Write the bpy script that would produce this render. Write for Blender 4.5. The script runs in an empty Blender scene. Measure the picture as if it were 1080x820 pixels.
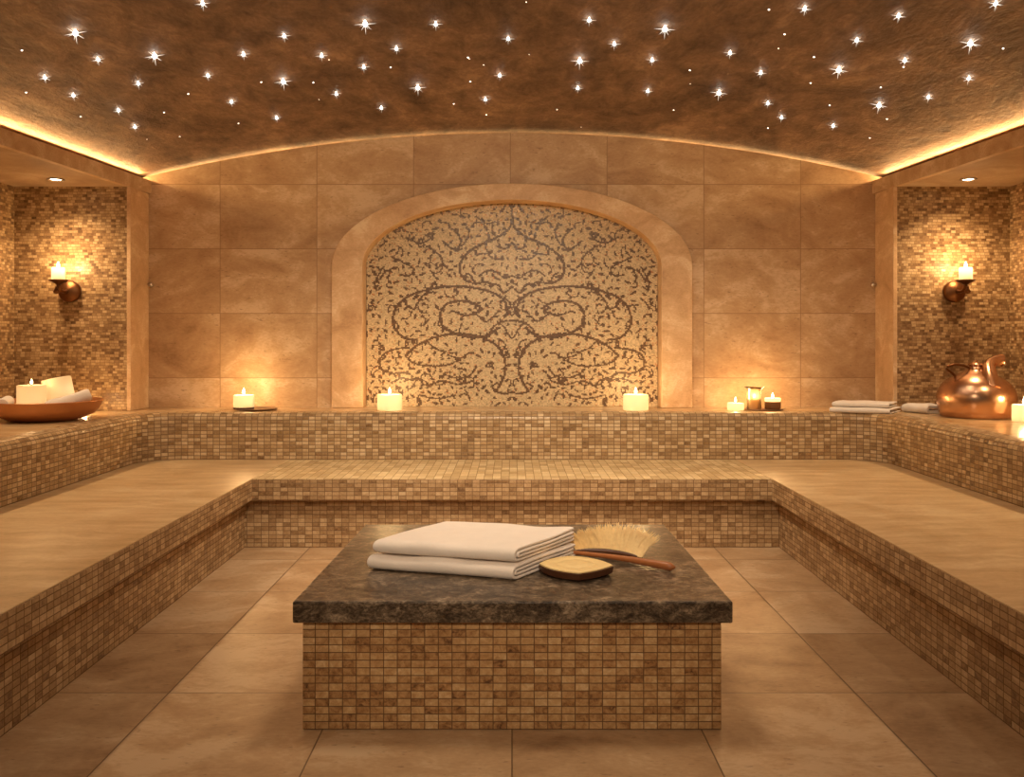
import bpy, bmesh, math, random
import numpy as np
from mathutils import Vector, Matrix

random.seed(7)
PI = math.pi
sc = bpy.context.scene
COL = sc.collection

# ------------------------------------------------------------------ materials
def new_mat(name):
    m = bpy.data.materials.new(name); m.use_nodes = True
    nt = m.node_tree; nt.nodes.clear()
    out = nt.nodes.new('ShaderNodeOutputMaterial')
    return m, nt, out

class NT:
    """tiny helper to write node maths"""
    def __init__(self, nt): self.nt = nt
    def node(self, t, **kw):
        n = self.nt.nodes.new(t)
        for k, v in kw.items(): setattr(n, k, v)
        return n
    def link(self, a, b): self.nt.links.new(a, b)
    def set(self, sock, v):
        if isinstance(v, bpy.types.NodeSocket): self.link(v, sock)
        else: sock.default_value = v
    def math(self, op, a, b=None, c=None, clamp=False):
        n = self.node('ShaderNodeMath', operation=op, use_clamp=clamp)
        self.set(n.inputs[0], a)
        if b is not None: self.set(n.inputs[1], b)
        if c is not None: self.set(n.inputs[2], c)
        return n.outputs[0]
    def mix(self, f, a, b, blend='MIX'):
        n = self.node('ShaderNodeMix', data_type='RGBA', blend_type=blend)
        self.set(n.inputs[0], f); self.set(n.inputs[6], a); self.set(n.inputs[7], b)
        return n.outputs[2]
    def comb(self, x, y, z=0.0):
        n = self.node('ShaderNodeCombineXYZ')
        self.set(n.inputs[0], x); self.set(n.inputs[1], y); self.set(n.inputs[2], z)
        return n.outputs[0]
    def noise(self, vec, scale, detail=4, rough=0.6, dist=0.0):
        n = self.node('ShaderNodeTexNoise')
        self.set(n.inputs['Vector'], vec); n.inputs['Scale'].default_value = scale
        n.inputs['Detail'].default_value = detail; n.inputs['Roughness'].default_value = rough
        n.inputs['Distortion'].default_value = dist
        return n.outputs['Fac']
    def ramp(self, f, stops, interp='LINEAR'):
        n = self.node('ShaderNodeValToRGB'); n.color_ramp.interpolation = interp
        e = n.color_ramp.elements
        while len(e) > 1: e.remove(e[0])
        e[0].position = stops[0][0]; e[0].color = (*stops[0][1], 1)
        for p, c in stops[1:]:
            q = e.new(p); q.color = (*c, 1)
        self.set(n.inputs[0], f); return n.outputs[0]
    def mapr(self, f, a, b, c, d):
        n = self.node('ShaderNodeMapRange'); self.set(n.inputs[0], f)
        for i, v in enumerate((a, b, c, d)): n.inputs[i+1].default_value = v
        return n.outputs[0]
    def white(self, vec):
        n = self.node('ShaderNodeTexWhiteNoise', noise_dimensions='3D'); self.set(n.inputs['Vector'], vec)
        return n.outputs['Value'], n.outputs['Color']
    def uv(self):
        n = self.node('ShaderNodeUVMap'); n.uv_map = 'UVMap'
        s = self.node('ShaderNodeSeparateXYZ'); self.link(n.outputs[0], s.inputs[0])
        return s.outputs[0], s.outputs[1]
    def bump(self, h, strength=0.3, dist=0.01):
        n = self.node('ShaderNodeBump'); n.inputs['Strength'].default_value = strength
        n.inputs['Distance'].default_value = dist; self.set(n.inputs['Height'], h)
        return n.outputs[0]
    def bsdf(self, out, color, rough=0.5, metal=0.0, normal=None, spec=0.5, **kw):
        n = self.node('ShaderNodeBsdfPrincipled')
        self.set(n.inputs['Base Color'], (*color, 1) if isinstance(color, tuple) and len(color) == 3 else color)
        self.set(n.inputs['Roughness'], rough); n.inputs['Metallic'].default_value = metal
        n.inputs['Specular IOR Level'].default_value = spec
        if normal is not None: self.link(normal, n.inputs['Normal'])
        for k, v in kw.items(): self.set(n.inputs[k], v)
        self.link(n.outputs[0], out.inputs[0]); return n

def mosaic_mat(name, stops, grout, tw=0.0525, th=0.0295, gap=0.0022, rough=0.32, tilt=0.35, ou=0.0, ov=0.0, bond=False, vein=.75, vvar=.62):
    m, nt, out = new_mat(name); N = NT(nt)
    u, v = N.uv()
    u = N.math('ADD', u, 50.0 + ou); v = N.math('ADD', v, 50.0 + ov)
    su = N.math('DIVIDE', u, tw); sv = N.math('DIVIDE', v, th)
    iv = N.math('FLOOR', sv)
    if bond:
        rv, rc = N.white(N.comb(0.0, iv, 9.1)); su = N.math('ADD', su, rv)
    iu = N.math('FLOOR', su)
    fu = N.math('FRACT', su); fv = N.math('FRACT', sv)
    val, colr = N.white(N.comb(iu, iv, 3.7))
    cs = N.node('ShaderNodeSeparateXYZ'); N.link(colr, cs.inputs[0])
    eu = N.math('MULTIPLY', N.math('MINIMUM', fu, N.math('SUBTRACT', 1.0, fu)), tw)
    ev = N.math('MULTIPLY', N.math('MINIMUM', fv, N.math('SUBTRACT', 1.0, fv)), th)
    edge = N.math('MINIMUM', eu, ev)
    mask = N.mapr(edge, gap*0.5, gap*1.3, 0.0, 1.0)
    vec = N.comb(u, v, N.math('MULTIPLY', val, 20.0))
    mot = N.noise(vec, 38.0, 4, 0.7, 0.6)
    big = N.noise(N.comb(u, v, 0.0), 1.7, 3, 0.6)
    f = N.math('ADD', N.math('MULTIPLY', val, vvar), N.math('MULTIPLY', N.math('SUBTRACT', mot, 0.5), vein))
    f = N.math('ADD', f, N.math('MULTIPLY', N.math('SUBTRACT', big, 0.5), 0.5))
    f = N.math('ADD', f, .5-vvar/2, clamp=True)
    c = N.ramp(f, stops)
    c = N.mix(mask, (*grout, 1), c)
    tx = N.math('MULTIPLY', N.math('SUBTRACT', fu, 0.5), N.math('SUBTRACT', cs.outputs[0], 0.5))
    ty = N.math('MULTIPLY', N.math('SUBTRACT', fv, 0.5), N.math('SUBTRACT', cs.outputs[1], 0.5))
    h = N.math('ADD', N.math('MULTIPLY', N.math('ADD', tx, ty), tilt), N.math('MULTIPLY', mask, 0.5))
    h = N.math('ADD', h, N.math('MULTIPLY', mot, 0.25))
    nb = N.bump(h, 0.55, 0.008)
    r = N.math('ADD', N.math('MULTIPLY', cs.outputs[2], 0.2), N.math('SUBTRACT', rough + 0.35, N.math('MULTIPLY', mask, 0.35)))
    N.bsdf(out, c, r, normal=nb, spec=0.5)
    return m

def travertine_mat(name, stops, tw=None, th=None, ou=0.0, ov=0.0, joint=(0.16, 0.09, 0.04), jw=0.004, rough=0.45, stretch=4.0, vary=0.25, scale=1.0, pit=0.5, spec=0.4):
    m, nt, out = new_mat(name); N = NT(nt)
    u, v = N.uv()
    zs = 0.0; mask = None; tv = None
    if tw:
        su = N.math('DIVIDE', N.math('ADD', u, 40*tw + ou), tw); sv = N.math('DIVIDE', N.math('ADD', v, 40*th + ov), th)
        iu = N.math('FLOOR', su); iv = N.math('FLOOR', sv); fu = N.math('FRACT', su); fv = N.math('FRACT', sv)
        tv, tc = N.white(N.comb(iu, iv, 1.3)); zs = N.math('MULTIPLY', tv, 30.0)
        eu = N.math('MULTIPLY', N.math('MINIMUM', fu, N.math('SUBTRACT', 1.0, fu)), tw)
        ev = N.math('MULTIPLY', N.math('MINIMUM', fv, N.math('SUBTRACT', 1.0, fv)), th)
        mask = N.mapr(N.math('MINIMUM', eu, ev), jw*0.35, jw*1.2, 0.0, 1.0)
    warp = N.noise(N.comb(u, v, zs), 1.3*scale, 3, 0.5)
    vv = N.math('ADD', N.math('MULTIPLY', v, stretch), N.math('MULTIPLY', warp, 1.6))
    bands = N.noise(N.comb(N.math('MULTIPLY', u, 0.9), vv, zs), 2.1*scale, 6, 0.62, 0.4)
    blot = N.noise(N.comb(u, v, zs), 2.6*scale, 5, 0.65, 0.8)
    fine = N.noise(N.comb(u, N.math('MULTIPLY', v, 2.0), zs), 34.0*scale, 3, 0.6)
    f = N.math('ADD', N.math('MULTIPLY', bands, 0.5), N.math('MULTIPLY', blot, 0.4))
    f = N.math('ADD', f, N.math('MULTIPLY', fine, 0.18))
    if tv is not None: f = N.math('ADD', f, N.math('MULTIPLY', N.math('SUBTRACT', tv, 0.5), vary))
    f = N.mapr(f, 0.36, 0.64, 0.0, 1.0)
    c = N.ramp(f, stops)
    pits = N.noise(N.comb(u, N.math('MULTIPLY', v, 2.5), zs), 22.0*scale, 2, 0.5)
    pm = N.mapr(pits, 0.66, 0.74, 0.0, pit)
    c = N.mix(pm, c, (stops[0][1][0]*0.55, stops[0][1][1]*0.5, stops[0][1][2]*0.45, 1))
    h = N.math('SUBTRACT', N.math('MULTIPLY', fine, 0.25), pm)
    if mask is not None:
        c = N.mix(mask, (*joint, 1), c)
        h = N.math('ADD', h, mask)
    nb = N.bump(h, 0.25, 0.004)
    N.bsdf(out, c, N.math('ADD', rough-0.08, N.math('MULTIPLY', blot, 0.16)), normal=nb, spec=spec)
    return m

def plain_mat(name, color, rough=0.5, metal=0.0, var=0.15, scale=12.0, bump=0.0, **kw):
    m, nt, out = new_mat(name); N = NT(nt)
    tc = N.node('ShaderNodeTexCoord')
    n = N.noise(tc.outputs['Object'], scale, 4, 0.6)
    c = N.mix(n, tuple(x*(1-var) for x in color) + (1,), tuple(min(1, x*(1+var)) for x in color) + (1,))
    nb = N.bump(n, bump, 0.004) if bump else None
    N.bsdf(out, c, rough, metal, nb, **kw)
    return m

def emit_mat(name, color, strength):
    m, nt, out = new_mat(name); N = NT(nt)
    e = N.node('ShaderNodeEmission'); e.inputs[0].default_value = (*color, 1); e.inputs[1].default_value = strength
    N.link(e.outputs[0], out.inputs[0]); return m

def wood_mat(name, c1, c2, rough=0.4, scale=6.0, axis=0):
    m, nt, out = new_mat(name); N = NT(nt)
    tc = N.node('ShaderNodeTexCoord'); mp = N.node('ShaderNodeMapping')
    s = [scale*5]*3; s[axis] = scale*0.6; mp.inputs['Scale'].default_value = s
    N.link(tc.outputs['Object'], mp.inputs[0])
    n = N.noise(mp.outputs[0], 3.0, 5, 0.6, 0.6)
    N.bsdf(out, N.mix(n, (*c1, 1), (*c2, 1)), rough, normal=N.bump(n, 0.15, 0.002))
    return m

M = {}
MOS = [(0.0, (.07, .033, .012)), (0.25, (.19, .098, .04)), (0.5, (.36, .22, .10)), (0.72, (.50, .335, .17)), (1.0, (.68, .50, .29))]
MOSB = [(0.0, (.13, .065, .025)), (0.2, (.30, .18, .08)), (0.5, (.45, .295, .145)), (0.72, (.56, .39, .21)), (1.0, (.72, .55, .34))]
MOSS = [(0.0, (.14, .07, .028)), (0.22, (.29, .17, .075)), (0.5, (.40, .255, .125)), (0.75, (.50, .335, .175)), (1.0, (.62, .45, .26))]
MOSD = [(0.0, (.10, .04, .014)), (0.2, (.30, .145, .05)), (0.5, (.47, .265, .108)), (0.75, (.56, .345, .155)), (1.0, (.68, .47, .25))]
MOSL = [(0.0, (.36, .23, .10)), (0.4, (.56, .40, .20)), (0.75, (.70, .53, .29)), (1.0, (.80, .66, .42))]
M['mosaic_wall'] = mosaic_mat('mosaic_wall', MOS, (.22, .125, .055), rough=0.3, tw=.040, th=.0235, gap=.0018, bond=True)
M['mosaic_back'] = mosaic_mat('mosaic_back', MOSB, (.20, .12, .055), rough=0.24, tilt=0.5, gap=.0030, vvar=.70)
M['mosaic_seat'] = mosaic_mat('mosaic_seat', MOSS, (.18, .10, .045), rough=0.38, vvar=.68, vein=1.1)
M['mosaic_top'] = mosaic_mat('mosaic_top', MOSL, (.28, .17, .07), rough=0.35, tw=0.06, th=0.10, tilt=0.2)
M['mosaic_table'] = mosaic_mat('mosaic_table', MOSD, (.15, .075, .03), rough=0.42, gap=0.0018, vein=1.6, vvar=.55, ou=0.0)
TRV = [(0.0, (.34, .195, .095)), (0.35, (.46, .285, .15)), (0.7, (.55, .365, .205)), (1.0, (.68, .50, .32))]
TRF = [(0.0, (.26, .145, .07)), (0.35, (.39, .24, .125)), (0.7, (.48, .31, .17)), (1.0, (.58, .41, .25))]
TRS = [(0.0, (.38, .235, .105)), (0.4, (.50, .33, .16)), (0.7, (.58, .40, .21)), (1.0, (.66, .49, .28))]
M['trav_wall'] = travertine_mat('trav_wall', TRV, .865, .577, ou=.015, ov=-.0, stretch=2.2, vary=.07, jw=.0038, joint=(.32, .185, .09))
M['trav_floor'] = travertine_mat('trav_floor', TRF, .7275, .7275, ou=0, ov=.02, stretch=2.2, vary=.12, jw=.0035, rough=.36, joint=(.14, .08, .035))
M['trav_seat'] = travertine_mat('trav_seat', TRS, stretch=5.0, rough=.38, pit=.3)
M['trav_ledge'] = travertine_mat('trav_ledge', TRS, stretch=4.0, rough=.22, pit=.3)
M['trav_trim'] = travertine_mat('trav_trim', [(a, tuple(min(.8, x*1.22) for x in c)) for a, c in TRV], stretch=1.6, pit=.3, scale=1.3)
M['trav_beam'] = travertine_mat('trav_beam', [(a, tuple(x*.95 for x in c)) for a, c in TRV], stretch=1.2, pit=.5, scale=1.6)
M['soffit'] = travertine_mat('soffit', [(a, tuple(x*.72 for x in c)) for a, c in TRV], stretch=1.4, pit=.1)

def vault_mat():
    m, nt, out = new_mat('vault_plaster'); N = NT(nt)
    tc = N.node('ShaderNodeTexCoord'); mp = N.node('ShaderNodeMapping'); mp.inputs['Scale'].default_value = (1, .55, 1)
    N.link(tc.outputs['Object'], mp.inputs[0])
    a = N.noise(mp.outputs[0], 1.3, 6, 0.68, 0.8); b = N.noise(mp.outputs[0], 7.0, 6, 0.7, 0.5); d = N.noise(mp.outputs[0], 40.0, 3, 0.6)
    f = N.math('ADD', N.math('MULTIPLY', a, .5), N.math('ADD', N.math('MULTIPLY', b, .38), N.math('MULTIPLY', d, .12)))
    f = N.mapr(f, .36, .64, 0.0, 1.0)
    c = N.ramp(f, [(0, (.07, .042, .028)), (.35, (.155, .098, .066)), (.65, (.25, .16, .106)), (1, (.42, .28, .185))])
    N.bsdf(out, c, .7, normal=N.bump(f, .5, .02), spec=.3)
    return m
M['vault'] = vault_mat()

def granite_mat():
    m, nt, out = new_mat('brown_granite'); N = NT(nt)
    tc = N.node('ShaderNodeTexCoord'); mp = N.node('ShaderNodeMapping'); mp.inputs['Scale'].default_value = (1, 1.4, 1.6); mp.inputs['Rotation'].default_value = (0, 0, .5)
    N.link(tc.outputs['Object'], mp.inputs[0])
    a = N.noise(mp.outputs[0], 5.0, 6, .72, 1.6); b = N.noise(mp.outputs[0], 26.0, 6, .75, 1.0); d = N.noise(mp.outputs[0], 90.0, 3, .6)
    f = N.math('ADD', N.math('MULTIPLY', a, .40), N.math('ADD', N.math('MULTIPLY', b, .42), N.math('MULTIPLY', d, .18)))
    f = N.mapr(f, .39, .63, 0.0, 1.0)
    c = N.ramp(f, [(0, (.016, .010, .006)), (.30, (.055, .037, .023)), (.52, (.125, .088, .056)), (.75, (.25, .185, .122)), (1, (.44, .335, .23))])
    N.bsdf(out, c, N.math('ADD', .20, N.math('MULTIPLY', d, .25)), normal=N.bump(f, .15, .003), spec=.5)
    return m
M['granite'] = granite_mat()

def panel_mat():
    m, nt, out = new_mat('niche_mosaic'); N = NT(nt)
    a = N.node('ShaderNodeAttribute'); a.attribute_name = 'tile_colour'
    u, v = N.uv()
    val, colr = N.white(N.comb(N.math('FLOOR', N.math('MULTIPLY', u, 70)), N.math('FLOOR', N.math('MULTIPLY', v, 85)), 2.0))
    n = N.noise(N.comb(u, v, 0), 60.0, 3, .6)
    nb = N.bump(N.math('ADD', n, N.math('MULTIPLY', val, .5)), .4, .004)
    N.bsdf(out, a.outputs['Color'], N.math('ADD', .3, N.math('MULTIPLY', val, .25)), normal=nb)
    return m
M['panel'] = panel_mat()

def wax_mat():
    m, nt, out = new_mat('candle_wax'); N = NT(nt)
    d = N.node('ShaderNodeBsdfPrincipled'); d.inputs['Base Color'].default_value = (.88, .78, .58, 1); d.inputs['Roughness'].default_value = .45
    t = N.node('ShaderNodeBsdfTranslucent'); t.inputs[0].default_value = (.95, .82, .58, 1)
    mx = N.node('ShaderNodeMixShader'); mx.inputs[0].default_value = .45
    N.link(d.outputs[0], mx.inputs[1]); N.link(t.outputs[0], mx.inputs[2]); N.link(mx.outputs[0], out.inputs[0])
    return m
M['wax'] = wax_mat()
M['flame'] = emit_mat('candle_flame', (1.0, .70, .30), 22.0)
M['star'] = emit_mat('star_lens', (1.0, .93, .82), 18.0)
M['star_small'] = emit_mat('star_lens_small', (1.0, .90, .76), 5.0)
M['star_glare'] = emit_mat('star_glare_spikes', (1.0, .88, .72), 1.5)  # glow of the glare spikes modelled around the stars
M['lamp_on'] = emit_mat('downlight_lens', (1.0, .82, .55), 14.0)
M['wick'] = plain_mat('wick', (.03, .02, .015), .9)

def cloth_mat(name, col):
    m, nt, out = new_mat(name); N = NT(nt)
    tc = N.node('ShaderNodeTexCoord')
    n = N.noise(tc.outputs['Object'], 160.0, 4, .7); b = N.noise(tc.outputs['Object'], 14.0, 4, .6)
    c = N.mix(b, tuple(x*.92 for x in col) + (1,), tuple(min(1, x*1.05) for x in col) + (1,))
    N.bsdf(out, c, .95, normal=N.bump(N.math('ADD', N.math('MULTIPLY', n, .6), b), .45, .006), spec=.1, **{'Sheen Weight': .3})
    return m
M['towel'] = cloth_mat('cream_towel', (.90, .80, .71))
M['towel_white'] = cloth_mat('white_towel', (.84, .77, .70))
M['copper'] = plain_mat('polished_copper', (.66, .39, .24), .26, 1.0, .08, 6, .03)
M['copper_bowl'] = plain_mat('brushed_copper', (.60, .28, .12), .42, .8, .12, 8, .05)
M['bronze'] = plain_mat('aged_bronze', (.17, .075, .032), .42, 1.0, .25, 20, .05)
M['steel'] = plain_mat('dull_steel', (.65, .58, .5), .35, 1.0, .1)
M['wood'] = wood_mat('warm_wood', (.30, .095, .03), (.46, .17, .055), .35)
M['wood_dark'] = wood_mat('dark_wood', (.05, .018, .008), (.11, .038, .015), .35)
M['wood_plate'] = wood_mat('plate_wood', (.16, .07, .025), (.26, .12, .045), .4)
M['bristle'] = plain_mat('bristle', (.90, .61, .29), .6, 0, .25, 60)
M['soap'] = plain_mat('soap', (.86, .64, .30), .5, 0, .12, 22, .1)
def glass_mat():
    m, nt, out = new_mat('frosted_glass'); N = NT(nt)
    g = N.node('ShaderNodeBsdfTransparent'); g.inputs[0].default_value = (.95, .86, .74, 1)
    t = N.node('ShaderNodeBsdfTranslucent'); t.inputs[0].default_value = (.9, .75, .55, 1)
    s = N.node('ShaderNodeBsdfGlossy'); s.inputs['Roughness'].default_value = .12
    m1 = N.node('ShaderNodeMixShader'); m1.inputs[0].default_value = .3
    N.link(g.outputs[0], m1.inputs[1]); N.link(t.outputs[0], m1.inputs[2])
    fr = N.node('ShaderNodeFresnel'); fr.inputs[0].default_value = 1.45
    m2 = N.node('ShaderNodeMixShader'); N.link(fr.outputs[0], m2.inputs[0]); N.link(m1.outputs[0], m2.inputs[1]); N.link(s.outputs[0], m2.inputs[2])
    N.link(m2.outputs[0], out.inputs[0]); return m
M['glass'] = glass_mat()
M['amber_glass'] = plain_mat('smoky_brown_glass', (.20, .085, .03), .15, 0, .1)

# ------------------------------------------------------------------ mesh helpers
class MB:
    def __init__(self): self.v = []; self.f = []; self.uv = []; self.mi = []
    def add(self, verts, faces, uvs=None, mi=0):
        b = len(self.v); self.v += [tuple(p) for p in verts]
        for i, f in enumerate(faces):
            self.f.append([b + k for k in f]); self.uv.append(uvs[i] if uvs else None); self.mi.append(mi)
        return self
    def box(self, lo, hi, mi=0):
        x0, y0, z0 = lo; x1, y1, z1 = hi
        return self.add([(x0,y0,z0),(x1,y0,z0),(x1,y1,z0),(x0,y1,z0),(x0,y0,z1),(x1,y0,z1),(x1,y1,z1),(x0,y1,z1)],
                        [(3,2,1,0),(4,5,6,7),(0,1,5,4),(1,2,6,5),(2,3,7,6),(3,0,4,7)], mi=mi)
    def prism(self, poly, z0, z1, mi=0):
        n = len(poly)
        self.add([(x,y,z0) for x,y in poly] + [(x,y,z1) for x,y in poly],
                 [tuple(range(n-1,-1,-1)), tuple(range(n,2*n))] + [(i,(i+1)%n,n+(i+1)%n,n+i) for i in range(n)], mi=mi)
        return self
    def lathe(self, prof, segs=40, c=(0,0,0), close=False, mi=0, mat=None):
        vs = []; n = len(prof)
        for s in range(segs):
            a = 2*PI*s/segs
            for r, z in prof:
                p = Vector((r*math.cos(a), r*math.sin(a), z))
                if mat is not None: p = mat @ p
                vs.append((p.x+c[0], p.y+c[1], p.z+c[2]))
        fs = []
        for s in range(segs):
            t = (s+1) % segs
            for i in range(n-1): fs.append((s*n+i, t*n+i, t*n+i+1, s*n+i+1))
            if close: fs.append((s*n+n-1, t*n+n-1, t*n, s*n))
        return self.add(vs, fs, mi=mi)
    def tube(self, pts, rad, segs=12, mi=0, flat=1.0):
        pts = [Vector(p) for p in pts]; n = len(pts)
        rad = rad if isinstance(rad, (list, tuple)) else [rad]*n
        vs = []; ref = None
        for i, p in enumerate(pts):
            d = (pts[min(i+1,n-1)] - pts[max(i-1,0)]).normalized()
            if ref is None:
                ref = Vector((0,0,1)) if abs(d.z) < .9 else Vector((1,0,0))
            a = d.cross(ref).normalized(); b = a.cross(d).normalized(); ref = b
            for s in range(segs):
                t = 2*PI*s/segs; q = p + a*math.cos(t)*rad[i] + b*math.sin(t)*rad[i]*flat; vs.append(tuple(q))
        fs = [(i*segs+s, i*segs+(s+1)%segs, (i+1)*segs+(s+1)%segs, (i+1)*segs+s) for i in range(n-1) for s in range(segs)]
        fs += [tuple(range(segs-1,-1,-1)), tuple((n-1)*segs+s for s in range(segs))]
        return self.add(vs, fs, mi=mi)
    def build(self, name, mats, parent=None, smooth=False, bevel=0, loc=None, rot=None, fix=True, angle=None):
        me = bpy.data.meshes.new(name); me.from_pydata(self.v, [], self.f)
        for mt in (mats if isinstance(mats, (list, tuple)) else [mats]): me.materials.append(mt)
        if fix:
            bm = bmesh.new(); bm.from_mesh(me)
            # keep face order: recalc normals only
            bmesh.ops.recalc_face_normals(bm, faces=bm.faces); bm.to_mesh(me); bm.free()
        uvl = me.uv_layers.new(name='UVMap')
        for p in me.polygons:
            p.material_index = self.mi[p.index]; p.use_smooth = smooth
            cu = self.uv[p.index]; orig = self.f[p.index]
            nrm = p.normal
            for li in p.loop_indices:
                vi = me.loops[li].vertex_index
                if cu is not None: uvl.data[li].uv = cu[orig.index(vi)]
                else:
                    x, y, z = self.v[vi]
                    if abs(nrm.z) >= max(abs(nrm.x), abs(nrm.y)): uvl.data[li].uv = (x, y)
                    elif abs(nrm.x) > abs(nrm.y): uvl.data[li].uv = (y, z)
                    else: uvl.data[li].uv = (x, z)
        o = bpy.data.objects.new(name, me); COL.objects.link(o)
        if parent is not None: o.parent = parent
        if loc: o.location = loc
        if rot: o.rotation_euler = rot
        if bevel:
            b = o.modifiers.new('bevel', 'BEVEL'); b.width = bevel; b.segments = 3; b.limit_method = 'ANGLE'; b.angle_limit = math.radians(40)
        if smooth and angle: me.set_sharp_from_angle(angle=math.radians(angle))
        return o

def tag(o, label, cat, group=None):
    o['label'] = label; o['category'] = cat
    if group: o['group'] = group
    return o
def struct(o): o['kind'] = 'structure'; return o
def thing(name, label, cat, loc=(0,0,0), rot=0.0, group=None):
    o = bpy.data.objects.new(name, None); COL.objects.link(o); o.location = loc; o.rotation_euler = (0,0,rot)
    o.empty_display_size = .05
    return tag(o, label, cat, group)
def lamp(kind, name, loc, energy, color, radius=.03, target=None, **kw):
    l = bpy.data.lights.new(name, kind); l.energy = energy; l.color = color
    if kind in ('POINT', 'SPOT'): l.shadow_soft_size = radius
    for k, v in kw.items(): setattr(l, k, v)
    o = bpy.data.objects.new(name, l); COL.objects.link(o); o.location = loc
    if target is not None: o.rotation_euler = (Vector(target) - Vector(loc)).to_track_quat('-Z', 'Y').to_euler()
    return o

# ------------------------------------------------------------------ dimensions
H, F, HY = 1.5, 900.0, 358.0
YB, YP = 7.63, 7.27              # back wall, mosaic end piers
XB, XS = 3.246, 4.24             # pier return, side walls
ZL, ZS = .89, .506               # ledge, seat
CR = 3.373
def xf(y): return 3.22 + (YB - y)*.1
def vault(x, y): return CR - (x*3.26/(xf(y)+.04))**2/27.4
Y0 = -0.6
FLAME = (1.0, .60, .25)
WARM = (1.0, .70, .40)
SOFT = (1.0, .79, .56)

# ------------------------------------------------------------------ room shell
struct(MB().box((-4.4, Y0, -.06), (4.4, 7.9, 0)).build('floor', M['trav_floor']))

mb = MB(); nx, ny = 64, 24
for j in range(ny+1):
    y = Y0 + (7.92 - Y0)*j/ny; w = xf(y) + .5
    for i in range(nx+1):
        x = -w + 2*w*i/nx; mb.v.append((x, y, vault(x, y)))
for j in range(ny):
    for i in range(nx):
        a = j*(nx+1)+i; mb.f.append([a, a+1, a+nx+2, a+nx+1]); mb.uv.append(None); mb.mi.append(0)
b2 = [(x, y, z+.08) for x, y, z in mb.v]
o = struct(mb.build('ceiling', M['vault'], smooth=True, fix=False))
s_ = o.modifiers.new('solid', 'SOLIDIFY'); s_.thickness = .08; s_.offset = 1.0

# back wall with arched opening; top stops just under the vault (light gap)
A_H, A_B, A_Z = 1.45, .64, 2.153
mb = MB()
xs = sorted(set([-4.3 + 8.6*i/60 for i in range(61)] + [-A_H, A_H] + [A_H*math.sin(PI/2*k/24)*s for k in range(25) for s in (-1, 1)]))
GAP = .028
for x0, x1 in zip(xs[:-1], xs[1:]):
    if x1 - x0 < 1e-6: continue
    xm = (x0+x1)/2
    def zl(x): return A_Z + A_B*math.sqrt(max(0, 1-(x/A_H)**2)) if abs(xm) < A_H else 0.0
    def zt(x): return max(vault(x, YB) - GAP, 2.6)
    mb.add([(x0,YB,zl(x0)),(x1,YB,zl(x1)),(x1,YB,zt(x1)),(x0,YB,zt(x0)),(x0,YB+.06,zt(x0)),(x1,YB+.06,zt(x1))], [(0,1,2,3),(3,2,5,4)])
mb.box((-4.4, 7.88, 0), (4.4, 7.94, 3.5))
struct(mb.build('wall_back', M['trav_wall'], fix=False))

for s, nm in ((-1, 'left'), (1, 'right')):
    a, b = sorted((s*XS, s*(XS+.1)))
    struct(MB().box((a, Y0, 0), (b, 7.88, 2.86)).build('wall_' + nm, M['mosaic_wall']))
    # mosaic-clad end pier with travertine return
    a, b = sorted((s*(XB+.02), s*(XS)))
    struct(MB().box((a, YP, ZL), (b, YB-.002, 2.80)).build('trim_%d' % (1 if s < 0 else 2), M['mosaic_wall']))
    a, b = sorted((s*XB, s*(XB+.035)))
    struct(MB().box((a, YP-.004, ZL), (b, YB-.002, 2.80)).build('trim_%d' % (3 if s < 0 else 4), M['trav_trim'], bevel=.004))
    # soffit slab with upstand lip (cove)
    mb = MB(); ya, yb = Y0, YB-.001
    P = lambda y, dx, z: (s*(xf(y)+dx), y, z)
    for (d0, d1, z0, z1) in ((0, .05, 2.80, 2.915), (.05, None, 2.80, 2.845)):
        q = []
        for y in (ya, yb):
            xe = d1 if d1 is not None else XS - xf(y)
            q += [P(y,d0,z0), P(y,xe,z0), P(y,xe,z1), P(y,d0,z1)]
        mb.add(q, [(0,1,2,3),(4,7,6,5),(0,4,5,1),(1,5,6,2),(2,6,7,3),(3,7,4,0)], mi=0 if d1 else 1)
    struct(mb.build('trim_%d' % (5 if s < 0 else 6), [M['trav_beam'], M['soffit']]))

# arched travertine surround
def arch_pts(hw, b, z0, n=40, m=8):
    pts = [(-hw, z0 + (A_Z-z0)*k/m) for k in range(m)]
    pts += [(-hw*math.cos(PI*k/n), A_Z + b*math.sin(PI*k/n)) for k in range(n+1)]
    pts += [(hw, A_Z - (A_Z-z0)*k/m) for k in range(1, m+1)]
    return pts
inn, outr = arch_pts(1.33, .585, ZL), arch_pts(1.605, .735, ZL)
YF, YN = YB-.045, YB+.155
mb = MB(); n = len(inn); vs = []
for (xi, zi), (xo, zo) in zip(inn, outr):
    vs += [(xi, YN, zi), (xi, YF, zi), (xo, YF, zo), (xo, YB, zo)]
mb.add(vs, [(4*i+k, 4*i+4+k, 4*i+5+k, 4*i+1+k) for i in range(n-1) for k in range(3)])
mb.f += [[0,1,2,3], [4*n-4,4*n-3,4*n-2,4*n-1]]; mb.uv += [None]*2; mb.mi += [0]*2
struct(mb.build('trim_7', M['trav_trim'], bevel=.006))

struct(MB().box((-1.33, YB-.001, ZL-.04), (1.33, YB+.15, ZL-.001)).build('trim_9', M['trav_ledge']))

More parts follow.
